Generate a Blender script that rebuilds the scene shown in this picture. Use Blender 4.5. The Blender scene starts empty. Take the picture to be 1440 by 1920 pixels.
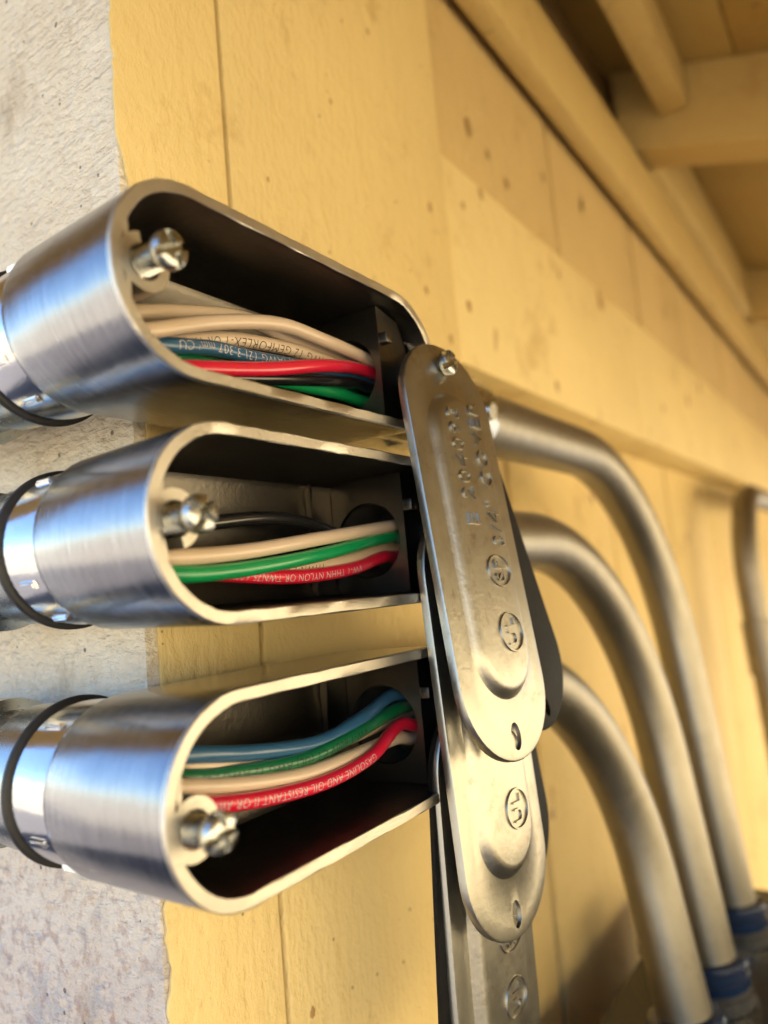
import bpy, bmesh, math, random
from mathutils import Vector, Matrix
random.seed(7)
D = 0.1            # one layout unit = 10 cm
H0 = 2.0           # eye height of the origin of the layout units
def W(p): return Vector((p[0]*D, p[1]*D, H0 + p[2]*D))
sc = bpy.context.scene
# ------------------------------------------------------------------ camera
cam = bpy.data.cameras.new('camera'); co = bpy.data.objects.new('camera', cam)
sc.collection.objects.link(co); sc.camera = co
right = Vector((0.824, 0.559, -0.089)); fwd = Vector((-0.550, 0.828, 0.105)).normalized()
right = (right - fwd*right.dot(fwd)).normalized(); up = right.cross(fwd)
m = Matrix((right, up, -fwd)).transposed().to_4x4(); m.translation = W((0, 0, 0))
co.matrix_world = m
cam.sensor_fit = 'VERTICAL'; cam.sensor_height = 36; cam.sensor_width = 27; cam.lens = 36*1416/1920
cam.clip_start = 0.004; cam.clip_end = 2000
cam.dof.use_dof = True; cam.dof.focus_distance = 1.75*D; cam.dof.aperture_fstop = 9.0
# ------------------------------------------------------------------ sky, sun, exposure
SUN_EL, SUN_AZ = math.radians(42), math.radians(-52)     # azimuth measured from +y towards +x
wd = bpy.data.worlds.new('World'); sc.world = wd; wd.use_nodes = True
nt = wd.node_tree; bg = nt.nodes['Background']
sky = nt.nodes.new('ShaderNodeTexSky'); sky.sky_type = 'NISHITA'; sky.sun_disc = False
sky.sun_elevation = SUN_EL; sky.sun_rotation = SUN_AZ; sky.air_density = 1.0; sky.dust_density = 0.2; sky.ozone_density = 5.0
nt.links.new(sky.outputs[0], bg.inputs[0]); bg.inputs[1].default_value = 0.08
sl = bpy.data.lights.new('sun', 'SUN'); sl.energy = 5.0; sl.angle = math.radians(0.53); sl.color = (1, .95, .86)
so = bpy.data.objects.new('sun', sl); sc.collection.objects.link(so)
sd = Vector((math.cos(SUN_EL)*math.sin(SUN_AZ), math.cos(SUN_EL)*math.cos(SUN_AZ), math.sin(SUN_EL)))
so.rotation_euler = sd.to_track_quat('Z', 'Y').to_euler(); so.location = (3, 3, 6)
sc.view_settings.view_transform = 'Standard'; sc.view_settings.look = 'None'
sc.view_settings.exposure = 2.54; sc.view_settings.gamma = 1; sc.view_settings.use_curve_mapping = False

sc.cycles.max_bounces = 7; sc.cycles.diffuse_bounces = 3; sc.cycles.glossy_bounces = 4
# ------------------------------------------------------------------ materials
def newmat(name):
    mt = bpy.data.materials.new(name); mt.use_nodes = True
    n = mt.node_tree.nodes; l = mt.node_tree.links
    return mt, n, l, n['Principled BSDF']
def coords(n, l, scale=(1, 1, 1), rot=(0, 0, 0)):
    tc = n.new('ShaderNodeTexCoord'); mp = n.new('ShaderNodeMapping')
    mp.inputs['Scale'].default_value = scale; mp.inputs['Rotation'].default_value = rot
    l.new(tc.outputs['Object'], mp.inputs['Vector']); return mp.outputs[0]
def noise(n, l, vec, scale, detail=4, rough=.55, dist=0):
    t = n.new('ShaderNodeTexNoise'); t.inputs['Scale'].default_value = scale
    t.inputs['Detail'].default_value = detail; t.inputs['Roughness'].default_value = rough
    t.inputs['Distortion'].default_value = dist
    l.new(vec, t.inputs['Vector']); return t.outputs['Fac']
def ramp(n, l, fac, stops):
    r = n.new('ShaderNodeValToRGB'); e = r.color_ramp.elements
    while len(e) < len(stops): e.new(.5)
    for k, (p, c) in enumerate(stops):
        e[k].position = p; e[k].color = (c if isinstance(c, tuple) else (c, c, c)) + (1,)
    l.new(fac, r.inputs[0]); return r.outputs[0]
def mix(n, l, fac, a, b, mode='MIX'):
    x = n.new('ShaderNodeMix'); x.data_type = 'RGBA'; x.blend_type = mode
    if isinstance(fac, (int, float)): x.inputs[0].default_value = fac
    else: l.new(fac, x.inputs[0])
    for k, v in ((6, a), (7, b)):
        if isinstance(v, tuple): x.inputs[k].default_value = v + (1,)
        else: l.new(v, x.inputs[k])
    return x.outputs[2]
def bump(n, l, b, h, dist, strength=1.0, prev=None):
    bp = n.new('ShaderNodeBump'); bp.inputs['Distance'].default_value = dist; bp.inputs['Strength'].default_value = strength
    l.new(h, bp.inputs['Height'])
    if prev is not None: l.new(prev, bp.inputs['Normal'])
    l.new(bp.outputs[0], b.inputs['Normal']); return bp.outputs[0]
def math_(n, l, op, a, b=None):
    x = n.new('ShaderNodeMath'); x.operation = op
    for k, v in ((0, a), (1, b)):
        if v is None: continue
        if isinstance(v, (int, float)): x.inputs[k].default_value = v
        else: l.new(v, x.inputs[k])
    return x.outputs[0]

def yellow_paint(name, base, grime=.5):
    mt, n, l, b = newmat(name)
    v = coords(n, l)
    big = noise(n, l, v, 9, 5, .6)
    col = mix(n, l, ramp(n, l, big, [(.35, 0), (.7, 1)]), tuple(c*.9 for c in base), base)
    # rubbed-in dirt, sparse
    fine = noise(n, l, v, 60, 6, .7)
    dirt = ramp(n, l, math_(n, l, 'MULTIPLY', fine, noise(n, l, v, 14, 3)), [(.30, 0), (.42, 1)])
    col = mix(n, l, math_(n, l, 'MULTIPLY', dirt, grime), col, (.42, .24, .07))
    # pinholes
    sx = n.new('ShaderNodeSeparateXYZ'); l.new(v, sx.inputs[0]); cx = n.new('ShaderNodeCombineXYZ'); l.new(sx.outputs[1], cx.inputs[0]); l.new(sx.outputs[2], cx.inputs[1])
    vo = n.new('ShaderNodeTexVoronoi'); vo.voronoi_dimensions = '2D'; vo.inputs['Scale'].default_value = 150
    l.new(cx.outputs[0], vo.inputs['Vector'])
    pick = n.new('ShaderNodeSeparateColor'); l.new(vo.outputs['Color'], pick.inputs[0])
    hole = math_(n, l, 'MULTIPLY', math_(n, l, 'LESS_THAN', vo.outputs['Distance'], math_(n, l, 'MULTIPLY', pick.outputs[2], .10)), math_(n, l, 'GREATER_THAN', math_(n, l, 'MULTIPLY', pick.outputs[0], math_(n, l, 'ADD', .5, noise(n, l, v, 22, 2))), .93))
    col = mix(n, l, math_(n, l, 'MULTIPLY', hole, .7), col, (.20, .12, .05))
    # bigger knots showing through
    v2 = n.new('ShaderNodeTexVoronoi'); v2.inputs['Scale'].default_value = 26
    vk = coords(n, l, (1, 1, .5)); wob = n.new('ShaderNodeVectorMath'); wob.operation = 'ADD'
    l.new(vk, wob.inputs[0]); nn = n.new('ShaderNodeTexNoise'); nn.inputs['Scale'].default_value = 50; l.new(v, nn.inputs['Vector'])
    sc_ = n.new('ShaderNodeVectorMath'); sc_.operation = 'SCALE'; sc_.inputs[3].default_value = .012
    l.new(nn.outputs['Color'], sc_.inputs[0]); l.new(sc_.outputs[0], wob.inputs[1]); l.new(wob.outputs[0], v2.inputs['Vector'])
    pk = n.new('ShaderNodeSeparateColor'); l.new(v2.outputs['Color'], pk.inputs[0])
    knot = math_(n, l, 'MULTIPLY', ramp(n, l, v2.outputs['Distance'], [(.06, 1), (.12, 0)]), math_(n, l, 'GREATER_THAN', pk.outputs[1], .80))
    col = mix(n, l, math_(n, l, 'MULTIPLY', knot, .75), col, (.33, .18, .06))
    l.new(col, b.inputs['Base Color']); b.inputs['Roughness'].default_value = .62; b.inputs['Specular IOR Level'].default_value = .3
    vb = coords(n, l, (1, 1, .55), (.3, 0, 0))
    h1 = noise(n, l, vb, 380, 4, .6, .1)
    h2 = noise(n, l, coords(n, l, (1, 1, .12)), 60, 3)
    p = bump(n, l, b, h2, .0022, .7)
    h3 = ramp(n, l, noise(n, l, coords(n, l, (1, 1, .6), (.5, 0, 0)), 110, 4, .6, .2), [(.35, 0), (.68, 1)])
    p = bump(n, l, b, h3, .0006, .6, p)
    p = bump(n, l, b, h1, .0011, .8, p)
    bump(n, l, b, math_(n, l, 'SUBTRACT', 1.0, hole), .0006, .6, p)
    return mt
YEL = (.80, .605, .26)
M = {}
M['yellow'] = yellow_paint('yellow_paint', YEL)
M['yellow_lit'] = yellow_paint('lit_yellow_paint', (.84, .645, .285), .4)  # paler copy: the bright band of light is put into the frieze colour
M['yellow_shaded'] = yellow_paint('shaded_yellow_paint', (.62, .435, .175), .6)  # darker copy: the shadow on the upper boards is painted into their colour
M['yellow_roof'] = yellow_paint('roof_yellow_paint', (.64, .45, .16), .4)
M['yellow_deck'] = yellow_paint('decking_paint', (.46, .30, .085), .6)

def white_paint():
    mt, n, l, b = newmat('worn_white_paint')
    v = coords(n, l)
    vs = coords(n, l, (1, 1, 1.7), (0, -.40, 0))
    h = noise(n, l, vs, 270, 5, .6, .15)
    h2 = noise(n, l, coords(n, l, (.35, 1, 2.5), (0, -.55, 0)), 60, 5, .65, .3)
    hh = math_(n, l, 'ADD', h, math_(n, l, 'MULTIPLY', h2, .8))
    worn = ramp(n, l, noise(n, l, v, 260, 4, .7), [(.50, 0), (.62, 1)])
    tc = n.new('ShaderNodeTexCoord'); sp = n.new('ShaderNodeSeparateXYZ'); l.new(tc.outputs['Object'], sp.inputs[0])
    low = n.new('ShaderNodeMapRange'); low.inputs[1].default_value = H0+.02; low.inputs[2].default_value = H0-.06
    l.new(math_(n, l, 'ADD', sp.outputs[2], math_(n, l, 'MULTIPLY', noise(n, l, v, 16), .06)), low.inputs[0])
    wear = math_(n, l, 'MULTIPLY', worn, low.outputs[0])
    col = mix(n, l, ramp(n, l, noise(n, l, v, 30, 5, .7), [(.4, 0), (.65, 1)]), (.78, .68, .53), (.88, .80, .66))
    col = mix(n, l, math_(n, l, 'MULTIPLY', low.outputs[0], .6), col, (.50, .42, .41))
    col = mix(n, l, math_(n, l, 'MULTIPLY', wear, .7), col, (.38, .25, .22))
    wgrey = math_(n, l, 'MULTIPLY', ramp(n, l, noise(n, l, v, 90, 5, .7), [(.56, 0), (.64, 1)]), low.outputs[0])
    col = mix(n, l, math_(n, l, 'MULTIPLY', wgrey, .45), col, (.30, .31, .36))
    # rust-brown mould streaks in the middle zone
    dirt = ramp(n, l, noise(n, l, coords(n, l, (1, 1, .5)), 33, 6, .75), [(.55, 0), (.68, 1)])
    col = mix(n, l, math_(n, l, 'MULTIPLY', dirt, .45), col, (.33, .22, .11))
    sx = n.new('ShaderNodeSeparateXYZ'); l.new(v, sx.inputs[0]); cx = n.new('ShaderNodeCombineXYZ'); l.new(sx.outputs[0], cx.inputs[0]); l.new(sx.outputs[2], cx.inputs[1])
    vo = n.new('ShaderNodeTexVoronoi'); vo.voronoi_dimensions = '2D'; vo.inputs['Scale'].default_value = 130; l.new(cx.outputs[0], vo.inputs['Vector'])
    pk = n.new('ShaderNodeSeparateColor'); l.new(vo.outputs['Color'], pk.inputs[0])
    hole = math_(n, l, 'MULTIPLY', math_(n, l, 'LESS_THAN', vo.outputs['Distance'], math_(n, l, 'MULTIPLY', pk.outputs[2], .085)), math_(n, l, 'GREATER_THAN', pk.outputs[0], .84))
    col = mix(n, l, math_(n, l, 'MULTIPLY', hole, .8), col, (.10, .07, .05))
    l.new(col, b.inputs['Base Color']); b.inputs['Roughness'].default_value = .6
    p = bump(n, l, b, hh, .0026, 1.0)
    bump(n, l, b, math_(n, l, 'SUBTRACT', 1.0, hole), .0008, .7, p)
    return mt
M['white'] = white_paint()

def metal(name, base, rough, streak=None, streak_amt=.0, mottled=0, bump_d=0, dark=(.2, .16, .11), rvar=.1, nscale=60):
    mt, n, l, b = newmat(name)
    v = coords(n, l)
    b.inputs['Metallic'].default_value = 1
    f = noise(n, l, v, nscale, 5, .65)
    col = mix(n, l, ramp(n, l, f, [(.3, 0), (.7, 1)]), tuple(c*.86 for c in base), base)
    if mottled:
        f2 = ramp(n, l, noise(n, l, v, 320, 5, .7), [(.52, 0), (.66, 1)])
        f3 = ramp(n, l, noise(n, l, v, 40, 3, .6), [(.42, 0), (.62, 1)])
        col = mix(n, l, math_(n, l, 'MULTIPLY', math_(n, l, 'MULTIPLY', f2, f3), mottled), col, dark)
    l.new(col, b.inputs['Base Color'])
    rr = n.new('ShaderNodeMapRange'); rr.inputs[3].default_value = rough-rvar*.5; rr.inputs[4].default_value = rough+rvar*.5
    l.new(noise(n, l, v, nscale*2.2, 4, .7), rr.inputs[0]); rout = rr.outputs[0]
    p = None
    if streak:
        s = noise(n, l, coords(n, l, streak), 1, 4, .75)
        p = bump(n, l, b, s, streak_amt, 1.0)
    if bump_d:
        bump(n, l, b, noise(n, l, v, 700, 3, .6), bump_d, 1.0, p)
    l.new(rout, b.inputs['Roughness'])
    return mt
def brushed():
    mt, n, l, b = newmat('brushed_aluminium'); v = coords(n, l); b.inputs['Metallic'].default_value = 1
    s1 = noise(n, l, coords(n, l, (3200, 130, 130)), 1, 3, .7); s2 = noise(n, l, coords(n, l, (900, 60, 60)), 1, 4, .7)
    st = math_(n, l, 'ADD', math_(n, l, 'MULTIPLY', s1, .6), math_(n, l, 'MULTIPLY', s2, .4))
    big = noise(n, l, v, 45, 5, .7)
    col = mix(n, l, ramp(n, l, st, [(.36, 0), (.64, 1)]), (.27, .268, .28), (.42, .414, .42))
    col = mix(n, l, math_(n, l, 'MULTIPLY', ramp(n, l, big, [(.5, 0), (.7, 1)]), .4), col, (.34, .32, .31))
    spot = ramp(n, l, noise(n, l, v, 420, 3, .7), [(.66, 0), (.72, 1)])
    col = mix(n, l, math_(n, l, 'MULTIPLY', spot, .5), col, (.22, .20, .19))
    l.new(col, b.inputs['Base Color'])
    rr = n.new('ShaderNodeMapRange'); rr.inputs[1].default_value = .3; rr.inputs[2].default_value = .7; rr.inputs[3].default_value = .12; rr.inputs[4].default_value = .30
    l.new(st, rr.inputs[0]); l.new(rr.outputs[0], b.inputs['Roughness'])
    p = bump(n, l, b, st, .00007, 1.0)
    bump(n, l, b, noise(n, l, v, 160, 3), .0001, .6, p)
    return mt
M['alu'] = brushed()
M['alu_rim'] = metal('sanded_aluminium_edge', (.66, .62, .54), .38, (120, 1300, 1300), .00016)
M['alu_cast_shaded'] = metal('shaded_cast_aluminium_inside', (.145, .132, .115), .35, None, 0, .35, .00008)  # same metal as outside; colour darkened to deepen the interior shade
M['alu_pol'] = metal('polished_aluminium', (.66, .66, .68), .16, None, 0, 0, .00003)
M['zinc'] = metal('zinc_plated_steel', (.50, .515, .50), .26, None, 0, .2, 0, (.45, .42, .30), .14, 300)
M['cover'] = metal('stamped_steel', (.42, .408, .362), .35, None, 0, .75, .00005, (.30, .26, .20), .18)
M['galv'] = metal('galvanised_conduit', (.31, .29, .245), .44, (60, 60, 9), .0004, .6, .00005, (.24, .21, .17), .16)
M['pipe_old'] = metal('dull_old_pipe', (.30, .27, .22), .5, None, 0, .5)
M['box'] = metal('grey_enclosure_paint', (.055, .055, .055), .55, None, 0, .3, .00006); M['box'].node_tree.nodes['Principled BSDF'].inputs['Metallic'].default_value = .1

def plain(name, base, rough, coat=0, var=.12, bump_d=0, scale=200, spec=.5):
    mt, n, l, b = newmat(name)
    v = coords(n, l); f = noise(n, l, v, scale, 4, .6)
    col = mix(n, l, f, tuple(c*(1-var) for c in base), tuple(min(1, c*(1+var)) for c in base))
    l.new(col, b.inputs['Base Color']); b.inputs['Roughness'].default_value = rough
    b.inputs['Coat Weight'].default_value = coat; b.inputs['Coat Roughness'].default_value = .12
    b.inputs['Specular IOR Level'].default_value = spec
    if bump_d: bump(n, l, b, noise(n, l, v, scale*3, 3), bump_d, 1.0)
    return mt
M['w_white'] = plain('cream_insulation', (.60, .47, .34), .35, .4, .05, .00004)
M['w_red'] = plain('red_insulation', (.62, .012, .045), .30, .6, .08, .00004)
M['w_green'] = plain('green_insulation', (.005, .27, .085), .30, .6, .08, .00004)
M['w_dgreen'] = plain('dark_green_insulation', (.006, .13, .05), .30, .6, .1, .00004)
M['w_blue'] = plain('blue_insulation', (.028, .105, .215), .30, .6, .08, .00004)
M['w_black'] = plain('black_insulation', (.012, .012, .013), .25, .6, .1, .00004)
M['ink_w'] = plain('pale_ink', (.55, .50, .52), .6)
M['ink_b'] = plain('black_ink', (.02, .02, .02), .6)
M['rubber'] = plain('black_rubber', (.014, .013, .013), .5, 0, .2, .00005)
M['gasket'] = plain('dark_gasket', (.007, .007, .007), .6, 0, .3, .00008, 200, .12)
M['bore'] = plain('dark_bore', (.03, .027, .025), .6)
M['blue_ring'] = plain('blue_plastic', (.010, .028, .075), .25, .3, .15)
M['rust'] = plain('rust_stain', (.35, .10, .02), .8)
M['knot'] = plain('painted_knot', (.42, .25, .09), .5, 0, .25, .0003, 120)
M['knot_shaded'] = plain('shaded_painted_knot', (.30, .18, .065), .5, 0, .25, .0003, 120)  # darker knot copy, matching the shade painted on the upper boards
M['caulk'] = plain('grimy_caulk', (.30, .19, .08), .8, 0, .6, .0006, 90)
M['cream'] = plain('cream_paint', (.74, .60, .36), .6, 0, .05, 0, 8)
M['shaded_ground'] = plain('shaded_ground', (.09, .08, .08), .85, 0, .3, .002, 60)  # dark colour stands in for shaded ground in the reflections
def ground_mat():
    mt, n, l, b = newmat('concrete')
    v = coords(n, l)
    col = mix(n, l, noise(n, l, v, .8, 6, .6), (.26, .225, .175), (.34, .30, .235))
    col = mix(n, l, noise(n, l, v, 30, 4), col, (.27, .235, .18), 'MIX')
    l.new(col, b.inputs['Base Color']); b.inputs['Roughness'].default_value = .85
    bump(n, l, b, noise(n, l, v, 90, 4), .003, .5)
    return mt
M['ground'] = ground_mat()

# ------------------------------------------------------------------ mesh helpers
COL = sc.collection
def finish(bm, name, mat, parent=None, smooth=35, mats=None):
    bmesh.ops.recalc_face_normals(bm, faces=bm.faces)
    me = bpy.data.meshes.new(name); bm.to_mesh(me); bm.free()
    for mm in (mats or [mat]): me.materials.append(M[mm])
    if smooth:
        me.shade_smooth(); me.set_sharp_from_angle(angle=math.radians(smooth))
    o = bpy.data.objects.new(name, me); COL.objects.link(o)
    if parent is not None: o.parent = parent
    return o
def tag(o, label=None, cat=None, group=None, kind=None):
    if label: o['label'] = label
    if cat: o['category'] = cat
    if group: o['group'] = group
    if kind: o['kind'] = kind
    return o
def thing(name, label, cat, group=None):
    e = bpy.data.objects.new(name, None); COL.objects.link(e); e.empty_display_size = .01
    return tag(e, label, cat, group)
def box(bm, x0, x1, y0, y1, z0, z1, bev=0, shift=None):
    vs = [bm.verts.new(W((x, y, z + (shift(x) if shift else 0)))) for x in (x0, x1) for y in (y0, y1) for z in (z0, z1)]
    f = [(0, 1, 3, 2), (4, 6, 7, 5), (0, 4, 5, 1), (2, 3, 7, 6), (0, 2, 6, 4), (1, 5, 7, 3)]
    fs = [bm.faces.new([vs[i] for i in q]) for q in f]
    if bev:
        es = {e for g in fs for e in g.edges}
        bmesh.ops.bevel(bm, geom=list(es), offset=bev*D, segments=2, affect='EDGES', profile=.5)
def boxobj(name, mat, parent, *a, bev=.015, shift=None):
    bm = bmesh.new(); box(bm, *a, bev=bev, shift=shift); return finish(bm, name, mat, parent)
def frame(t):
    t = t.normalized(); a = Vector((0, 0, 1)) if abs(t.z) < .9 else Vector((1, 0, 0))
    u = t.cross(a).normalized(); return u, t.cross(u).normalized()
def lathe(bm, origin, axis, prof, n=40, cap0=True, cap1=True, mi=0):
    """prof: list of (distance along axis, radius) in layout units; origin in layout units"""
    axis = Vector(axis).normalized(); u, w = frame(axis); o = Vector(origin); rings = []
    for s, r in prof:
        c = o + axis*s
        rings.append([bm.verts.new(W(c + (u*math.cos(2*math.pi*k/n) + w*math.sin(2*math.pi*k/n))*r)) for k in range(n)])
    for a, b in zip(rings, rings[1:]):
        for k in range(n):
            f = bm.faces.new((a[k], a[(k+1) % n], b[(k+1) % n], b[k])); f.material_index = mi
    if cap0: bm.faces.new(rings[0][::-1]).material_index = mi
    if cap1: bm.faces.new(rings[-1]).material_index = mi
def catmull(pts, per=14):
    P = [Vector(p) for p in pts]; P = [P[0]*2-P[1]] + P + [P[-1]*2-P[-2]]; out = []
    for i in range(1, len(P)-2):
        for k in range(per):
            t = k/per; a, b, c, d = P[i-1:i+3]
            out.append(.5*((2*b) + (c-a)*t + (2*a-5*b+4*c-d)*t*t + (3*b-a-3*c+d)*t**3))
    out.append(P[-2]); return out
def sweep(bm, path, r, n=20, caps=True):
    rings = []; u = None
    for i, p in enumerate(path):
        t = (path[min(i+1, len(path)-1)] - path[max(i-1, 0)]).normalized()
        if u is None: u, w = frame(t)
        else:
            u = (u - t*u.dot(t)).normalized(); w = t.cross(u)
        rr = r(i/(len(path)-1)) if callable(r) else r
        rings.append([bm.verts.new(W(p + (u*math.cos(2*math.pi*k/n) + w*math.sin(2*math.pi*k/n))*rr)) for k in range(n)])
    for a, b in zip(rings, rings[1:]):
        for k in range(n): bm.faces.new((a[k], a[(k+1) % n], b[(k+1) % n], b[k]))
    if caps: bm.faces.new(rings[0][::-1]); bm.faces.new(rings[-1])
def text_mesh(s, size, extrude=0, align='LEFT', bevel=0):
    c = bpy.data.curves.new('t', 'FONT'); c.body = s; c.size = size; c.extrude = extrude; c.align_x = align; c.align_y = 'CENTER'
    c.resolution_u = 3; c.bevel_depth = bevel; c.bevel_resolution = 0; c.offset = -size*.012; c.space_character = 1.1
    o = bpy.data.objects.new('t', c); COL.objects.link(o)
    dg = bpy.context.evaluated_depsgraph_get(); me = bpy.data.meshes.new_from_object(o.evaluated_get(dg))
    bpy.data.objects.remove(o); bpy.data.curves.remove(c); return me

# ------------------------------------------------------------------ the setting
bm = bmesh.new()
g = 150
vs = [bm.verts.new((x, y, 0)) for x, y in ((-g, -g), (g, -g), (g, g), (-g, g))]; bm.faces.new(vs)
tag(finish(bm, 'ground', 'ground', smooth=0), kind='structure')

bm = bmesh.new()
vs = [bm.verts.new((x_, y_, .004)) for x_, y_ in ((-14, -3.2), (14, -3.2), (14, .05), (-14, .05))]; bm.faces.new(vs)
tag(finish(bm, 'shade_sheet', 'shaded_ground', smooth=0), kind='structure')  # added unseen dark sheet, so the fittings reflect the ground as if shaded
XW = -1.45
ow = thing('bounce_wall', 'unseen cream boarded wall added across the yard to bounce sunlight', 'wall')  # unseen wall, added to bounce warm sunlight onto the yellow wall
k = -95.0
while k < 110:
    bm = bmesh.new(); box(bm, 46, 46.6, k, k+2.92, -20, 11, bev=.06); finish(bm, 'bounce_wall_board', 'cream', ow); k += 3.0
bm = bmesh.new(); box(bm, 45.2, 48, -96, 111, 11.02, 12, bev=.05); finish(bm, 'bounce_wall_coping', 'cream', ow)
# white wall round the corner (faces the viewer, runs off to the left)
ww = thing('white_wall', 'worn white painted rough board wall left of the corner', 'wall')
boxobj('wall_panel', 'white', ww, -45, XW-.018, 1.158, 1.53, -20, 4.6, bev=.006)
# yellow wall, receding to the right
yw = thing('yellow_wall', 'yellow painted board wall behind the conduits', 'wall')
def board(name, x, y0, y1, z0, z1, mat='yellow', th=.35, bev=.012):
    return boxobj(name, mat, yw, x-th, x, y0, y1, z0, z1, bev=bev)
def ragged_board():
    bm = bmesh.new(); rows = []; z = -20.0; rn = random.Random(5); y = 1.162
    while z < 4.3:
        y = max(1.148, min(1.190, y + rn.uniform(-.009, .009)))
        rows.append([bm.verts.new(W(p)) for p in ((XW-.017, y+.003, z), (XW-.007, y, z), (XW-.004, y+.006, z), (XW-.004, 1.523, z), (XW-.009, 1.528, z), (XW-.017, 1.528, z))])
        z += .022 if -2.6 < z < 2.6 else .4
    for a, b_ in zip(rows, rows[1:]):
        for k in range(6): bm.faces.new((a[k], a[(k+1) % 6], b_[(k+1) % 6], b_[k]))
    bm.faces.new(rows[0]); bm.faces.new(rows[-1])
    return finish(bm, 'corner_board', 'yellow', yw, 40)
tag(ragged_board(), 'narrow yellow corner board with dirty edge')
tag(board('wide_board', XW, 1.540, 2.915, -20, 4.3, bev=.016), 'wide yellow board beside the corner board')
joints = [2.935, 4.56, 6.42, 8.3, 10.2, 12.1, 14.0, 15.9, 18.0, 20]
for k, (a, b_) in enumerate(zip(joints, joints[1:])):
    board('upper_board', XW-.055-.006*(k % 2), a+.025, b_-.025, 1.99, 4.3, 'yellow_shaded', bev=.02)
    board('lower_board', XW-.33-.005*((k+1) % 2), a+.025-.55*(k > 0), b_-.025-.55, -20, .99, 'yellow', bev=.02)
fj = [2.95, 5.9, 18.0]
for a, b_ in zip(fj, fj[1:]):
    tag(board('frieze_board', XW-.028, a+.004, b_-.004, 0.985, 1.985, 'yellow_lit', bev=.014), 'pale yellow horizontal frieze board')
tag(boxobj('joint_caulk', 'caulk', yw, XW-.10, XW-.022, 2.917, 2.951, -20, 4.2, bev=.008), 'grimy brown joint beside the wide board')
boxobj('backing', 'yellow_shaded', yw, -44, XW-.515, 1.6, 90.0, -20, 4.25)

# knots and dents showing through the paint
rk = random.Random(11)
def knot(x, y, z, ry, rz, mat):
    bm = bmesh.new(); n_ = 16; r1 = []; r2 = []
    for k in range(n_):
        a = 2*math.pi*k/n_; j = rk.uniform(.75, 1.2)
        r1.append(bm.verts.new(W((x+.0008, y+ry*j*math.cos(a), z+rz*j*math.sin(a))))); r2.append(bm.verts.new(W((x+.0030, y+.6*ry*j*math.cos(a), z+.6*rz*j*math.sin(a)))))
    for k in range(n_): bm.faces.new((r1[k], r1[(k+1) % n_], r2[(k+1) % n_], r2[k]))
    bm.faces.new(r2)
    finish(bm, 'wood_knot', mat, yw, 80)
for y, z, r in ((3.09, 1.279, .030), (3.136, 1.793, .022), (3.359, 1.938, .03), (5.208, 1.90, .075), (7.773, 1.596, .08), (8.472, 1.85, .07), (4.139, 1.086, .035), (4.402, 1.84, .03), (6.7, 1.35, .05)):
    knot(XW-.028, y, z, r*.8, r*1.05, 'knot')
for y, z, r in ((3.351, 2.304, .05), (3.566, 2.258, .03), (4.40, 2.488, .035), (3.782, 2.183, .04), (5.15, 2.6, .05), (7.4, 2.4, .07)):
    knot(XW-.055, y, z, r*.8, r, 'knot_shaded')
for y, z, r in ((2.645, 1.217, .018), (2.374, 2.207, .014), (2.075, 1.756, .010), (1.70, 1.30, .008), (1.62, -1.1, .014), (2.5, -.9, .02), (2.75, 1.62, .022), (2.82, 1.05, .02)):
    knot(XW, y, z, r*.8, r*1.1, 'knot')
for y, z, r in ((5.441, .545, .05), (9.2, .80, .09), (8.406, .276, .06), (5.141, -1.52, .05), (4.112, -1.317, .04)):
    knot(XW-.33, y, z, r*.8, r, 'knot')
# porch roof seen from below
rf = thing('porch_roof', 'yellow painted porch roof with rafters and dark decking overhead', 'roof')
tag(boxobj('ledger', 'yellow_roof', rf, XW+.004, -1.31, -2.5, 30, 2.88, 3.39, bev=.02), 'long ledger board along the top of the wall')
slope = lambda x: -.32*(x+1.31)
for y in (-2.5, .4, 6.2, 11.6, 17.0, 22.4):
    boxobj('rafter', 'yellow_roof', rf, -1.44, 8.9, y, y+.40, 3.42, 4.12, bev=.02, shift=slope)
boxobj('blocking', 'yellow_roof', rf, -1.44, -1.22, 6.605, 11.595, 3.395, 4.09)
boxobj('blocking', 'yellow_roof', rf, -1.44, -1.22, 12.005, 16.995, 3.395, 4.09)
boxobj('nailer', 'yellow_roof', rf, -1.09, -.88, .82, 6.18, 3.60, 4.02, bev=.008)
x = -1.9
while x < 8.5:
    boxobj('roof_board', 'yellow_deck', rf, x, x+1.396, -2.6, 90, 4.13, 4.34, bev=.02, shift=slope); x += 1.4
boxobj('eave_board', 'yellow_deck', rf, -46, -1.92, -2.6, 1.1, 4.36, 4.6)

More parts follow.
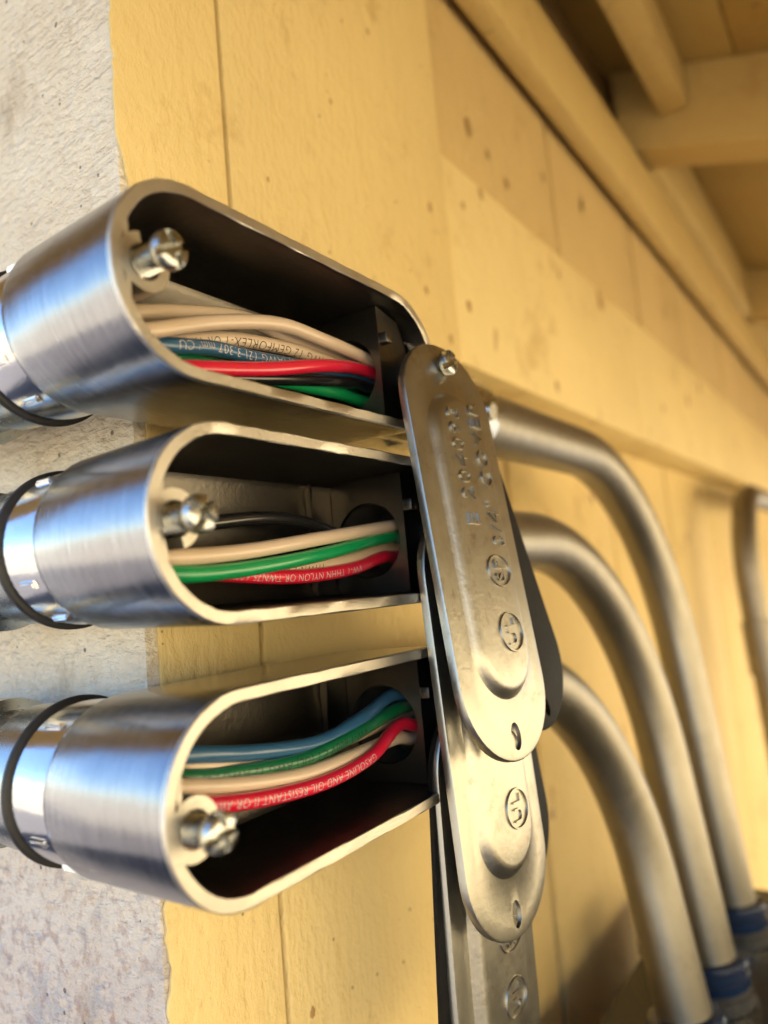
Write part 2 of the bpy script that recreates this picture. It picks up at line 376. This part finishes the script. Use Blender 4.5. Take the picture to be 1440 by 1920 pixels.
# ------------------------------------------------------------------ conduit fittings
R0, LB = .190, 1.08
def stadium(y0, zc, R, nr=22, ns=16, L=LB):
    c0, c1 = y0+R0, y0+L-R0; out = []
    for k in range(nr): a = math.pi/2 + math.pi*k/nr; out.append((c0+R*math.cos(a), zc+R*math.sin(a)))
    for k in range(ns): out.append((c0+(c1-c0)*k/ns, zc-R))
    for k in range(nr): a = -math.pi/2 + math.pi*k/nr; out.append((c1+R*math.cos(a), zc+R*math.sin(a)))
    for k in range(ns): out.append((c1-(c1-c0)*k/ns, zc+R))
    return out
XH = -1.175      # axis of the far hubs
def screw(parent, c, head_x, ang, boss_x=-1.2):
    """slotted/cross-recess machine screw, axis +x; c=(y,z)"""
    s = bpy.data.objects.new('screw', None); COL.objects.link(s); s.parent = parent
    bm = bmesh.new(); prof = [(0, .018)]; d = 0
    Ls = head_x-boss_x
    while d < Ls-.012:
        prof += [(d+.003, .0195), (d+.0055, .0255), (d+.0085, .0195)]; d += .0105
    prof += [(Ls, .021)]
    lathe(bm, (boss_x, c[0], c[1]), (1, 0, 0), prof, 20); finish(bm, 'threaded_shank', 'zinc', s, 50)
    bm = bmesh.new()
    lathe(bm, (head_x, c[0], c[1]), (1, 0, 0), [(0, .020), (.002, .031), (.005, .0335), (.018, .034), (.025, .0325), (.0285, .028), (.0300, .019), (.0305, .009)], 36)
    h = finish(bm, 'screw_head', 'zinc', s, 40)
    # recess: cross cut with real depth
    cb = bmesh.new()
    for q in (0, math.pi/2):
        ca, sa = math.cos(ang+q), math.sin(ang+q); wl, ww_ = .060, (.0078 if q == 0 else .0062)
        pts = []
        for xx in ((head_x+.014 if q == 0 else head_x+.018), head_x+.06):
            for (l_, w_) in ((-wl, -ww_), (wl, -ww_), (wl, ww_), (-wl, ww_)):
                pts.append(cb.verts.new(W((xx, c[0]+l_*ca-w_*sa, c[1]+l_*sa+w_*ca))))
        for f in ((0, 3, 2, 1), (4, 5, 6, 7), (0, 1, 5, 4), (1, 2, 6, 5), (2, 3, 7, 6), (3, 0, 4, 7)): cb.faces.new([pts[i] for i in f])
    cut(h, cb)
    return s
def cut(o, cb):
    bmesh.ops.recalc_face_normals(cb, faces=cb.faces)
    me = bpy.data.meshes.new('cut'); cb.to_mesh(me); cb.free()
    c = bpy.data.objects.new('cut', me); COL.objects.link(c)
    md = o.modifiers.new('b', 'BOOLEAN'); md.object = c; md.operation = 'DIFFERENCE'; md.solver = 'EXACT'; md.use_self = True
    dg = bpy.context.evaluated_depsgraph_get(); nm = bpy.data.meshes.new_from_object(o.evaluated_get(dg))
    o.modifiers.clear(); nm.name = o.data.name; o.data = nm
    bpy.data.objects.remove(c)
    nm.set_sharp_from_angle(angle=math.radians(38))

def conduit_body(y0, zc, label, boss_a0, scr, seed):
    rnd = random.Random(seed)
    root = thing('conduit_fitting', label, 'conduit fitting', 'open conduit fittings at the corner')
    bm = bmesh.new()
    prof = [(-1.362, .158, 0), (-1.360, .166, 0), (-1.350, .176, 0), (-1.333, .181, 0), (-1.20, .1845, 0), (-1.10, .187, 0), (-1.008, .1895, 0),
            (-1.003, .1890, 1), (-1.000, .1865, 1), (-1.0, .1660, 1), (-1.002, .1640, 1), (-1.012, .1625, 2), (-1.12, .160, 2), (-1.26, .156, 2), (-1.283, .148, 2), (-1.292, .132, 2)]
    rings = []
    for k, (x, R, mi) in enumerate(prof):
        pts = stadium(y0, zc, R)
        j = .0011 if 7 <= k <= 10 else 0
        rings.append([bm.verts.new(W((x+rnd.uniform(-j, j)*.5, y+rnd.uniform(-j, j)*.8, z+rnd.uniform(-j, j)))) for y, z in pts])
    n = len(rings[0])
    for (a, b_, p) in zip(rings, rings[1:], prof[1:]):
        for k in range(n):
            f = bm.faces.new((a[k], a[(k+1) % n], b_[(k+1) % n], b_[k])); f.material_index = p[2]
    bm.faces.new(rings[0]).material_index = 0
    # inside floor with the round opening to the rear hub
    hub_y = y0+R0
    circ = [bm.verts.new(W((-1.292, hub_y+.105*math.cos(a), zc+.105*math.sin(a)))) for a in [2*math.pi*k/32 for k in range(32)]]
    es = [bm.edges.get((rings[-1][k], rings[-1][(k+1) % n])) for k in range(n)] + [bm.edges.new((circ[k], circ[(k+1) % 32])) for k in range(32)]
    for f in bmesh.ops.triangle_fill(bm, use_beauty=True, edges=es)['geom']:
        if isinstance(f, bmesh.types.BMFace): f.material_index = 2
    finish(bm, 'housing', None, root, 32, mats=['alu', 'alu_rim', 'alu_cast_shaded'])
    # rear hub: a polished collar with small cast ribs
    bm = bmesh.new()
    lathe(bm, (-1.33, hub_y, zc), (-1, 0, 0), [(0, .150), (.030, .1655), (.036, .1665), (.145, .1655), (.151, .161), (.151, .11)], 64, cap0=False, cap1=False)
    lathe(bm, (-1.293, hub_y, zc), (-1, 0, 0), [(0, .105), (.185, .105)], 32, cap0=False, cap1=True, mi=1)
    hub = finish(bm, 'rear_hub', None, root, 30, mats=['alu_pol', 'bore'])
    for a in (math.radians(128), math.radians(180+28), math.radians(180+62)):
        bm = bmesh.new(); cy, cz = math.cos(a), math.sin(a)
        vsx = []
        for xx in (-1.385, -1.445):
            for rr, tw in ((.160, -.011), (.160, .011), (.1745, .007), (.1745, -.007)):
                vsx.append(bm.verts.new(W((xx - (0 if rr < .17 else (.006 if xx > -1.42 else -.006)), hub_y+rr*cy-tw*cz, zc+rr*cz+tw*cy))))
        for f in ((0, 1, 2, 3), (4, 7, 6, 5), (0, 4, 5, 1), (1, 5, 6, 2), (2, 6, 7, 3), (3, 7, 4, 0)): bm.faces.new([vsx[i] for i in f])
        bmesh.ops.bevel(bm, geom=bm.edges[:], offset=.003*D, segments=2, affect='EDGES')
        finish(bm, 'cast_rib', 'alu_pol', hub)
    # end hub outside, carrying the conduit
    ye = y0+LB
    bm = bmesh.new()
    lathe(bm, (XH, ye-.06, zc), (0, 1, 0), [(0, .145), (.05, .150), (.30, .150), (.306, .146), (.306, .105)], 56, cap0=False, cap1=False)
    finish(bm, 'end_hub', 'alu', root, 30)
    # flat partition with the bore, inside the far end
    yf = y0+.875; zb = zc-.012; hw = .158; xa, xb = -1.29, -1.055
    bm = bmesh.new(); nseg = 48; circ = []; rect = []
    for k in range(nseg):
        a = 2*math.pi*k/nseg + math.pi/4; ca, sa = math.cos(a), math.sin(a)
        circ.append((XH+.103*ca, zb+.103*sa))
        s = 1/max(abs(ca), abs(sa)); rx = (xa+xb)/2 + (xb-xa)/2*ca*s; rz = zc + hw*sa*s; rect.append((rx, rz))
    vr = [bm.verts.new(W((x_, yf, z_))) for x_, z_ in rect]; vc = [bm.verts.new(W((x_, yf, z_))) for x_, z_ in circ]
    vc2 = [bm.verts.new(W((x_, yf+.012, zb+(z_-zb)*.96))) for x_, z_ in circ]; vd = [bm.verts.new(W((x_, yf+.45, zb+(z_-zb)*.96))) for x_, z_ in circ]
    for k in range(nseg):
        q = (k+1) % nseg
        bm.faces.new((vr[k], vr[q], vc[q], vc[k])); bm.faces.new((vc[k], vc[q], vc2[q], vc2[k]))
        bm.faces.new((vc2[k], vc2[q], vd[q], vd[k])).material_index = 1
    bm.faces.new(vd).material_index = 1
    # shelf over the partition
    sh = [bm.verts.new(W(p)) for p in ((xb, yf, zc-hw), (xb, yf, zc+hw), (xb, ye-R0*.55, zc+hw*.86), (xb, ye-.04, zc), (xb, ye-R0*.55, zc-hw*.86))]
    bm.faces.new(sh)
    # rib on the back wall and post under the far screw
    box(bm, -1.292, -1.272, yf-.115, yf-.105, zc-.15, zc+.15, bev=.003)
    box(bm, xb-.001, -1.012, ye-.085, ye-.03, zc-.03, zc+.03, bev=.006)
    box(bm, xb-.03, -1.03, yf+.003, yf+.030, zc+.055, zc+.085, bev=.004)
    finish(bm, 'end_partition', None, root, 30, mats=['alu_cast_shaded', 'bore'])
    # split screw boss at the near end: open C with webs running to the wall
    cy, cz, head_x, ang = scr
    bm = bmesh.new(); na = 30; span = math.radians(285)
    prev = None
    def ringpts(a):
        return [(cy+r*math.cos(a), cz+r*math.sin(a)) for r in (.033, .053)]
    for k in range(na+1):
        a = boss_a0 + span*k/na; (iy, iz), (oy, oz) = ringpts(a)
        cur = [bm.verts.new(W((xx, yy, zz))) for xx, yy, zz in ((-1.002, iy, iz), (-1.002, oy, oz), (-1.27, oy, oz), (-1.27, iy, iz))]
        if prev:
            for i in range(4): bm.faces.new((prev[i], prev[(i+1) % 4], cur[(i+1) % 4], cur[i]))
        else: bm.faces.new(cur)
        prev = cur
    bm.faces.new(prev[::-1])
    bmesh.ops.bevel(bm, geom=[e for e in bm.edges if len(e.link_faces) == 2 and e.calc_face_angle() > 1.2], offset=.004*D, segments=3, affect='EDGES')
    # web flaring from the ring into the end wall
    def arc(sg):
        out = []
        for q in range(8):
            t = q/7*math.pi/2
            out.append((y0+.044 - .018*0 + (cy-.030-(y0+.044))*(1-math.cos(t)), cz+sg*(.090-.056*math.sin(t))))
        return out
    poly = [(y0+.034, cz-.06), ] + arc(-1) + arc(1)[::-1] + [(y0+.034, cz+.06)]
    lo = [bm.verts.new(W((-1.0035, a_, b_))) for a_, b_ in poly]; hi = [bm.verts.new(W((-1.26, a_, b_))) for a_, b_ in poly]
    bm.faces.new(lo); bm.faces.new(hi[::-1])
    for q in range(len(poly)): bm.faces.new((lo[q], hi[q], hi[(q+1) % len(poly)], lo[(q+1) % len(poly)]))
    finish(bm, 'screw_boss', 'alu_rim', root, 40)
    screw(root, (cy, cz), head_x, ang)
    return root
BT = (.760, .600); BM = (.805, .154); BB = (.804, -.336)
bT = conduit_body(*BT, 'top conduit fitting, tilted rim in shade, packed with eight coloured wires', math.radians(100), (.835, .603, -.955, .4), 1)
bM = conduit_body(*BM, 'middle open conduit fitting with black, cream, green and red wires', math.radians(-75), (.870, .156, -.960, 1.0), 2)
bB = conduit_body(*BB, 'bottom open conduit fitting with blue wire uppermost and bright cut rim', math.radians(15), (.870, -.357, -.962, .15), 3)
FAR = {}
for k, (b_, (y0, zc), hx, an) in enumerate(((bT, BT, -.944, .5), (bM, BM, -.945, 1.1), (bB, BB, -.955, .2))):
    fy = y0+LB-.062
    screw(b_, (fy, zc), hx, an, -1.04)
    FAR[k] = (fy, zc)

# ------------------------------------------------------------------ connectors on the left and the conduits behind them
posn = ('top', 'middle', 'bottom')
for k, (y0, zc) in enumerate((BT, BM, BB)):
    hy = y0+R0
    c = thing('conduit_connector', 'bright zinc connector behind the %s conduit fitting at left edge' % posn[k], 'connector', 'connectors on the rear hubs')
    bm = bmesh.new(); lathe(bm, (-1.493, hy, zc), (-1, 0, 0), [(0, .11), (0, .150), (.05, .156), (.13, .156), (.136, .150), (.136, .140), (.26, .140), (.27, .166), (.42, .166), (.43, .125)], 6*8, cap0=False, cap1=False)
    finish(bm, 'connector_body', 'zinc', c, 30)
    bm = bmesh.new(); lathe(bm, (-1.482, hy, zc), (-1, 0, 0), [(0, .13), (0, .171), (.003, .1745), (.013, .1745), (.017, .171), (.017, .13)], 64, cap0=False, cap1=False)
    finish(bm, 'sealing_ring', 'rubber', c, 50)
    bm = bmesh.new(); lathe(bm, (-1.85, hy, zc), (-1, 0, 0), [(0, .117), (30, .117)], 32)
    tag(finish(bm, 'steel_conduit', 'galv'), 'straight steel conduit running left along the white wall, %s of three' % posn[k], 'conduit', 'conduits on the white wall')

# ------------------------------------------------------------------ bent conduits on the yellow wall
def bent(y0, zc, yv, r, zend, xend, label, lab2, lab3):
    xs = -1.225; ye = y0+LB+.20
    d = Vector((xend-xs, 0, zend-zc)).normalized()
    path = [Vector((xs, ye+.1, zc))]
    ys = yv-r
    k = ye+.3
    while k < ys: path.append(Vector((xs, k, zc))); k += .25
    c = Vector((xs, ys, zc)) + d*r
    for i in range(33):
        a = math.pi/2*i/32; path.append(c + Vector((0, 1, 0))*r*math.sin(a) - d*r*math.cos(a))
    p = path[-1]; tot = (zend-p.z)/d.z
    for i in range(1, 13): path.append(p + d*tot*i/12)
    bm = bmesh.new(); sweep(bm, path, .117, 36); tag(finish(bm, 'bent_conduit', 'galv'), label, 'conduit', 'bent conduits on the yellow wall')
    # connector at the body
    cn = thing('conduit_connector', lab2, 'connector', 'connectors at the end hubs')
    bm = bmesh.new(); lathe(bm, (xs, ye-.02, zc), (0, 1, 0), [(0, .12), (0, .158), (.09, .158), (.10, .150)], 6, cap0=False, cap1=False); 
    finish(bm, 'locknut', 'zinc', cn, 30)
    bm = bmesh.new(); lathe(bm, (xs, ye+.07, zc), (0, 1, 0), [(0, .12), (0, .140), (.06, .142), (.30, .142), (.33, .137), (.34, .118)], 40, cap0=False, cap1=False)
    finish(bm, 'connector_sleeve', 'zinc', cn, 30)
    bm = bmesh.new(); lathe(bm, (xs+.135, ye+.27, zc-.02), (1, 0, -.2), [(0, .03), (.02, .034), (.035, .028)], 18); finish(bm, 'set_screw', 'zinc', cn, 30)
    # connector at the enclosure
    bc = thing('conduit_connector', lab3, 'connector', 'connectors on the grey enclosure')
    e = path[-1]
    bm = bmesh.new(); lathe(bm, e, -d, [(-.02, .118), (-.02, .156), (0, .160), (.02, .160), (.03, .150), (.04, .159), (.06, .159), (.07, .150), (.08, .155), (.10, .153), (.106, .118)], 40, cap0=False, cap1=False); finish(bm, 'blue_ring', 'blue_ring', bc, 30)
    bm = bmesh.new(); lathe(bm, e, d, [(.02, .118), (.02, .152), (.045, .152), (.05, .162), (.10, .162), (.105, .15), (.115, .15)], 40, cap0=False, cap1=False); finish(bm, 'grey_collar', 'box', bc, 30)
    bm = bmesh.new(); lathe(bm, e, d, [(.11, .12), (.11, .178), (.165, .178), (.172, .16), (.175, .12)], 12, cap0=False, cap1=False); finish(bm, 'locknut', 'zinc', bc, 30)
    return path
ZB = -2.13
bent(*BT, 4.72, 1.15, ZB+.13, -1.00, 'upper bent steel conduit sweeping down farthest from the viewer', 'connector between top conduit fitting and its bent conduit', 'blue ringed connector on grey enclosure, farthest of the three')
bent(*BM, 4.02, 1.15, ZB+.13, -.99, 'second bent steel conduit, between the upper and the lowest one', 'connector between middle conduit fitting and its bent conduit', 'blue ringed connector on grey enclosure, middle of the three')
bent(*BB, 3.48, 1.05, ZB+.13, -.99, 'lowest bent steel conduit nearest the viewer', 'connector between bottom conduit fitting and its bent conduit', 'blue ringed connector on grey enclosure, nearest of the three')

# far conduit on the wall
bm = bmesh.new()
path = [Vector((-1.28, 12.5, .72)), Vector((-1.28, 10.1, .72))]
for i in range(1, 17):
    a = math.pi/2*i/16; path.append(Vector((-1.28, 9.5-.9*math.sin(a), .72-.9*(1-math.cos(a)))))
for k in range(1, 10): path.append(Vector((-1.28+.02*k, 8.6, -.18-.5*k)))
sweep(bm, path, .125, 28)
fc = thing('far_conduit', 'dull brown conduit at right edge, bent at the top, far behind', 'conduit')
finish(bm, 'pipe', 'pipe_old', fc)
bm = bmesh.new(); lathe(bm, (-1.262, 8.6, -.62), (.04, 0, -1), [(0, .126), (.01, .15), (.55, .15), (.56, .126)], 28, cap0=False, cap1=False); finish(bm, 'coupling', 'pipe_old', fc)

# grey enclosure
en = thing('grey_enclosure', 'grey metal wiring enclosure below the bent conduits', 'enclosure')
boxobj('enclosure_body', 'box', en, XW-.02, 2.4, 1.75, 5.55, -9.0, ZB, bev=.03)  # unseen front and near end enlarged to block light bounced off the ground
boxobj('rear_flange', 'box', en, XW-.018, XW+.03, 4.35, 4.60, ZB, ZB+.22, bev=.015)
boxobj('cover_lip', 'box', en, -.62, 2.43, 1.72, 5.58, ZB-.02, ZB+.018, bev=.008)

# ------------------------------------------------------------------ wires
def wrap_text(path, r, s, size, start, around, mat, parent, flip=False):
    """printed legend wrapped on the insulation; around = direction the print faces"""
    L = [0]
    for a, b_ in zip(path, path[1:]): L.append(L[-1]+(b_-a).length)
    me = text_mesh(s, size); bm = bmesh.new(); bm.from_mesh(me); bpy.data.meshes.remove(me)
    bmesh.ops.triangulate(bm, faces=bm.faces[:])
    for _ in range(2): bmesh.ops.subdivide_edges(bm, edges=[e for e in bm.edges if e.calc_length() > .006], cuts=1, use_grid_fill=False)
    bmesh.ops.triangulate(bm, faces=bm.faces[:])
    around = Vector(around)
    dead = []
    for v in bm.verts:
        s_, h = v.co.x, v.co.y
        if flip: h = -h; d = start - s_
        else: d = start + s_
        if d < 0 or d > L[-1]*.995: dead.append(v); v.co = W(path[0]); continue
        i = max(k for k in range(len(L)) if L[k] <= d); i = min(i, len(path)-2)
        t = (d-L[i])/(L[i+1]-L[i]); p = path[i].lerp(path[i+1], t); tg = (path[i+1]-path[i]).normalized()
        n_ = (around - tg*around.dot(tg)).normalized(); b_ = tg.cross(n_)
        a = -h/r if not flip else -h/r
        v.co = W(p + (n_*math.cos(a) + b_*math.sin(a))*(r+.0006))
    bmesh.ops.delete(bm, geom=dead, context='VERTS')
    me = bpy.data.meshes.new('printed_legend'); bm.to_mesh(me); bm.free(); me.materials.append(M[mat])
    o = bpy.data.objects.new('printed_legend', me); COL.objects.link(o); o.parent = parent
RW = .0168
def wire(pts, mat, label, y0, zc, hz=0, hy=0, r=RW, texts=(), back=(0, 0), hole=(0, 0)):
    """from the rear hub, through the open body, into the bore of the end hub"""
    first = Vector(pts[0]); last = Vector(pts[-1])
    pre = [Vector((-1.46, y0+R0+back[0], zc+back[1])), Vector((-1.29, y0+R0-.02+back[0], (zc+back[1])*.6+first.z*.4))]
    yf = y0+.875
    if last.y < yf+.03: last_pts = [Vector((XH+hole[0], yf+.12, zc-.012+hole[1]))]
    else: last_pts = []
    end = Vector((XH+hole[0]*.8, yf+.40, zc-.012+hole[1]*.8))
    path = catmull(pre + [Vector(p) for p in pts] + last_pts + [end], 14)
    bm = bmesh.new(); sweep(bm, path, r, 20)
    if texts:
        root = thing('insulated_wire', label, 'wire', 'wires inside the conduit fittings')
        finish(bm, 'insulation', mat, root, 60)
        for (s, size, start, around, ink) in texts: wrap_text(path, r, s, size, start, around, ink, root, flip=True)
    else:
        tag(finish(bm, 'insulated_wire', mat, None, 60), label, 'wire', 'wires inside the conduit fittings')
VT = (.8, -.6, -.35)
wire([(-1.12, .889, .52), (-1.12, 1.102, .595), (-1.12, 1.307, .644), (-1.12, 1.466, .646), (-1.13, 1.69, .64)], 'w_white', 'front cream wire arching over the others in the top conduit fitting', *BT, hole=(.04, .03), back=(.03, .02))
wire([(-1.18, .933, .59), (-1.18, 1.055, .623), (-1.18, 1.247, .661), (-1.18, 1.40, .652), (-1.185, 1.67, .64)], 'w_white', 'uppermost cream wire in the top conduit fitting, against its back', *BT, hole=(-.03, .04), back=(-.03, .05))
wire([(-1.17, 1.0, .543), (-1.17, 1.18, .592), (-1.165, 1.359, .612), (-1.165, 1.5, .615), (-1.17, 1.68, .61)], 'w_white', 'printed cream wire between front cream wire and blue wire, top conduit fitting', *BT, hole=(0, .01),
     texts=[('AWG 12 GEMFORLEX-T OR THWN-M', .032, .86, (.8, -.5, -.6), 'ink_b')])
wire([(-1.15, .969, .525), (-1.15, 1.127, .552), (-1.15, 1.258, .558), (-1.15, 1.495, .578), (-1.16, 1.68, .595)], 'w_blue', 'blue wire with white print in the top conduit fitting', *BT, hole=(0, -.01),
     texts=[('EAST (UL) (AWG 12) 3.307 mm² CU', .029, .86, (.85, -.45, -.1), 'ink_w')])
wire([(-1.17, 1.012, .510), (-1.17, 1.098, .520), (-1.17, 1.26, .527), (-1.18, 1.516, .545), (-1.19, 1.66, .57)], 'w_dgreen', 'dark green wire below the blue wire in the top conduit fitting', *BT, hole=(-.04, -.02))
wire([(-1.1, .989, .468), (-1.1, 1.236, .516), (-1.105, 1.474, .573), (-1.13, 1.69, .605)], 'w_red', 'plain red wire crossing the top conduit fitting', *BT, hole=(.05, 0), back=(.05, -.05))
wire([(-1.16, 1.00, .478), (-1.15, 1.153, .494), (-1.15, 1.366, .530), (-1.15, 1.582, .562), (-1.16, 1.70, .575)], 'w_black', 'black wire below the red wire in the top conduit fitting', *BT, hole=(.01, -.04))
wire([(-1.18, 1.0, .490), (-1.17, 1.142, .510), (-1.17, 1.258, .522), (-1.17, 1.429, .531), (-1.17, 1.605, .536), (-1.175, 1.70, .535)], 'w_green', 'green wire lowest in the top conduit fitting', *BT, hole=(0, -.065))
wire([(-1.2, .98, .165), (-1.2, 1.081, .174), (-1.2, 1.274, .194), (-1.2, 1.424, .191), (-1.2, 1.592, .157)], 'w_black', 'black wire arched behind the others in the middle conduit fitting', *BM, hole=(-.04, -.01))
wire([(-1.11, .919, .1), (-1.11, 1.124, .108), (-1.11, 1.389, .138), (-1.125, 1.70, .174)], 'w_white', 'front cream wire in the middle conduit fitting, above the green one', *BM, hole=(.03, .04))
wire([(-1.11, .935, .07), (-1.11, 1.12, .072), (-1.11, 1.384, .100), (-1.13, 1.70, .146)], 'w_green', 'green wire in the middle conduit fitting', *BM, hole=(.03, .005))
wire([(-1.155, .975, .072), (-1.155, 1.352, .077), (-1.155, 1.564, .094), (-1.165, 1.70, .118)], 'w_white', 'printed cream wire between green and red wires, middle conduit fitting', *BM, hole=(0, -.02),
     texts=[('THWN-2 OR THHN OIL RES', .028, .80, (.8, -.5, -.5), 'ink_b')])
wire([(-1.15, .968, .085), (-1.14, 1.135, .064), (-1.14, 1.337, .053), (-1.14, 1.546, .066), (-1.15, 1.70, .094)], 'w_red', 'red wire with white print in the middle conduit fitting', *BM, hole=(.01, -.045),
     texts=[('VW-1 THHN NYLON OR TWN75 600V FT1 c(UL)-ANCE', .025, .93, (.85, -.45, -.15), 'ink_w')])
wire([(-1.15, .975, -.268), (-1.15, 1.171, -.306), (-1.15, 1.38, -.328), (-1.15, 1.552, -.305), (-1.165, 1.70, -.278)], 'w_blue', 'blue wire uppermost in the bottom conduit fitting', *BB, hole=(0, .06), back=(0, .05))
wire([(-1.165, .969, -.292), (-1.165, 1.133, -.323), (-1.165, 1.278, -.343), (-1.17, 1.429, -.352), (-1.18, 1.66, -.345)], 'w_white', 'cream wire between blue and green wires in the bottom conduit fitting', *BB, hole=(-.03, 0))
wire([(-1.145, .939, -.302), (-1.145, 1.069, -.327), (-1.14, 1.29, -.350), (-1.14, 1.489, -.337), (-1.155, 1.70, -.315)], 'w_dgreen', 'printed green wire in the bottom conduit fitting', *BB, hole=(.01, .03),
     texts=[('VW-1 600V CT (UL) AWG 12 AWG 2.05 mm', .029, .93, (.85, -.45, -.1), 'ink_b')])
wire([(-1.13, .924, -.311), (-1.13, 1.071, -.347), (-1.13, 1.275, -.378), (-1.135, 1.469, -.383), (-1.15, 1.69, -.385)], 'w_white', 'cream wire just above the red wire in the bottom conduit fitting', *BB, hole=(.02, -.055))
wire([(-1.11, .935, -.342), (-1.11, 1.036, -.370), (-1.11, 1.183, -.394), (-1.11, 1.358, -.406), (-1.115, 1.528, -.392), (-1.135, 1.69, -.350)], 'w_red', 'red wire with white print lowest in the bottom conduit fitting', *BB, hole=(.045, -.02), back=(.03, -.03),
     texts=[('GASOLINE AND OIL RESISTANT II OR AWM 600 VOLTS V', .026, .97, (.9, -.4, .05), 'ink_w')])

# ------------------------------------------------------------------ swung-away covers and gaskets
CL, CW, CH = 1.10, .385, .985
def plate_rings(bm, prof, Mx, L=CL, Wd=CW, nr=26, ns=24, dome=None):
    R = Wd/2; rings = []
    for h, r in prof:
        half = L/2-R
        if dome and r < .149: half = dome
        pts = []
        for k in range(nr+1): a = math.pi*k/nr; pts.append((half+r*math.sin(a), r*math.cos(a)))
        for k in range(1, ns): pts.append((half-2*half*k/ns, -r))
        for k in range(nr+1): a = math.pi+math.pi*k/nr; pts.append((-half+r*math.sin(a), r*math.cos(a)))
        for k in range(1, ns): pts.append((-half+2*half*k/ns, r))
        rings.append([bm.verts.new(Mx(s, w, h)) for s, w in pts])
    n = len(rings[0])
    for a, b_ in zip(rings, rings[1:]):
        for k in range(n): bm.faces.new((a[k], a[(k+1) % n], b_[(k+1) % n], b_[k]))
    bm.faces.new(rings[0]); bm.faces.new(rings[-1])
def pose(piv, bot, twist):
    """s runs from the pivot hole to the free hole; h is the outward normal; w points to the far side"""
    piv = Vector(piv); a = (Vector(bot)-piv).normalized()
    w = Vector((math.sin(twist), math.cos(twist), 0)); w = (w - a*w.dot(a)).normalized(); h = w.cross(-a)
    if h.x < 0: h = -h
    c = piv + a*CH/2
    return lambda s, w_, h_: W(c + a*s + w*w_ + h*h_)
def cutters(Mx, slots):
    cb = bmesh.new()
    for (s0, rs, rw) in slots:
        lo = []; hi = []
        for k in range(20):
            a = 2*math.pi*k/20
            lo.append(cb.verts.new(Mx(s0+rs*math.cos(a), rw*math.sin(a), -.06))); hi.append(cb.verts.new(Mx(s0+rs*math.cos(a), rw*math.sin(a), .06)))
        for k in range(20): cb.faces.new((lo[k], lo[(k+1) % 20], hi[(k+1) % 20], hi[k]))
        cb.faces.new(lo); cb.faces.new(hi)
    return cb
def put_text(Mx, s, size, s0, w0, h, parent, name='embossed_lettering'):
    me = text_mesh(s, size, .0048, 'CENTER', 0); bm = bmesh.new(); bm.from_mesh(me); bpy.data.meshes.remove(me)
    for v in bm.verts: x, y, z = v.co; v.co = Mx(s0-x*1.3, w0-y*1.2, h+z)
    return finish(bm, name, 'cover', parent, 30)
def ring_mark(Mx, s0, w0, rs, rw, h, parent, text, size):
    bm = bmesh.new(); n = 40; t = .0035; rows = []
    for k in range(n):
        a = 2*math.pi*k/n; ca, sa = math.cos(a), math.sin(a)
        rows.append([bm.verts.new(Mx(s0+(rs+q)*ca, w0+(rw+q)*sa, h+hh)) for q, hh in ((-t, -.003), (-t*.5, .0045), (t*.5, .0045), (t, -.003))])
    for k in range(n):
        for i in range(3): bm.faces.new((rows[k][i], rows[(k+1) % n][i], rows[(k+1) % n][i+1], rows[k][i+1]))
    o = finish(bm, 'embossed_ring', 'cover', parent, 40)
    put_text(Mx, text, size*.8, s0, w0, h, o)
def cover(piv, bot, twist, label):
    root = thing('conduit_cover', label, 'cover', 'covers hanging from their far screws')
    Mx = pose(piv, bot, twist)
    bm = bmesh.new(); R = CW/2
    prof = [(-.010, R-.020), (-.022, R-.010), (-.022, R-.001), (-.006, R), (-.001, R-.003), (.0005, R-.008), (.0012, .150), (.0015, .128), (.003, .125), (.011, .118), (.020, .108), (.0245, .100), (.026, .090), (.0262, .04)]
    plate_rings(bm, prof, Mx, dome=.278)
    o = finish(bm, 'cover_plate', 'cover', root, 28)
    cut(o, cutters(Mx, [(CH/2, .033, .021), (-CH/2, .026, .024)]))
    h = .0266
    put_text(Mx, 'E 204093', .062, -.190, -.036, h, root)
    put_text(Mx, '3/4" COVER', .056, -.180, .064, h, root)
    ring_mark(Mx, .088, .032, .040, .050, h, root, 'SP', .056)
    ring_mark(Mx, .245, .032, .048, .050, h, root, 'UL', .056)
    return root
def gasket(piv, bot, twist, label):
    Mx = pose(piv, bot, twist)
    bm = bmesh.new(); R = CW/2-.004
    plate_rings(bm, [(-.008, R-.002), (.006, R), (.008, R-.004), (.008, .05)], Mx, L=CL-.01, Wd=CW-.008)
    o = finish(bm, 'cover_gasket', 'gasket', None, 35)
    cut(o, cutters(Mx, [(CH/2, .026, .016), (-CH/2, .026, .024)]))
    return tag(o, label, 'gasket', 'gaskets behind the covers')
p1 = (-.948, FAR[0][0], FAR[0][1]); p2 = (-.966, FAR[1][0], FAR[1][1]); p3 = (-.975, FAR[2][0], FAR[2][1])
cover(p1, (-.812, 1.709, -.378), .10, 'topmost steel cover stamped E 204093, hanging from the top conduit fitting')
cover(p2, (-.900, 1.790, -.834), .10, 'second steel cover, half hidden behind the topmost one')
cover(p3, (-1.00, 1.842, -1.32), .10, 'lowest steel cover, running out of the bottom of the picture')
gasket((-.985, p1[1], p1[2]), (-.85, 1.99, -.36), .06, 'black gasket behind the topmost cover, swung to its right')
gasket((-.985, p2[1], p2[2]), (-.965, 2.00, -.80), .06, 'dark gasket edge behind the second cover')
gasket((-.994, p3[1], p3[2]), (-1.04, 1.80, -1.32), .10, 'black gasket along the left of the lowest cover')
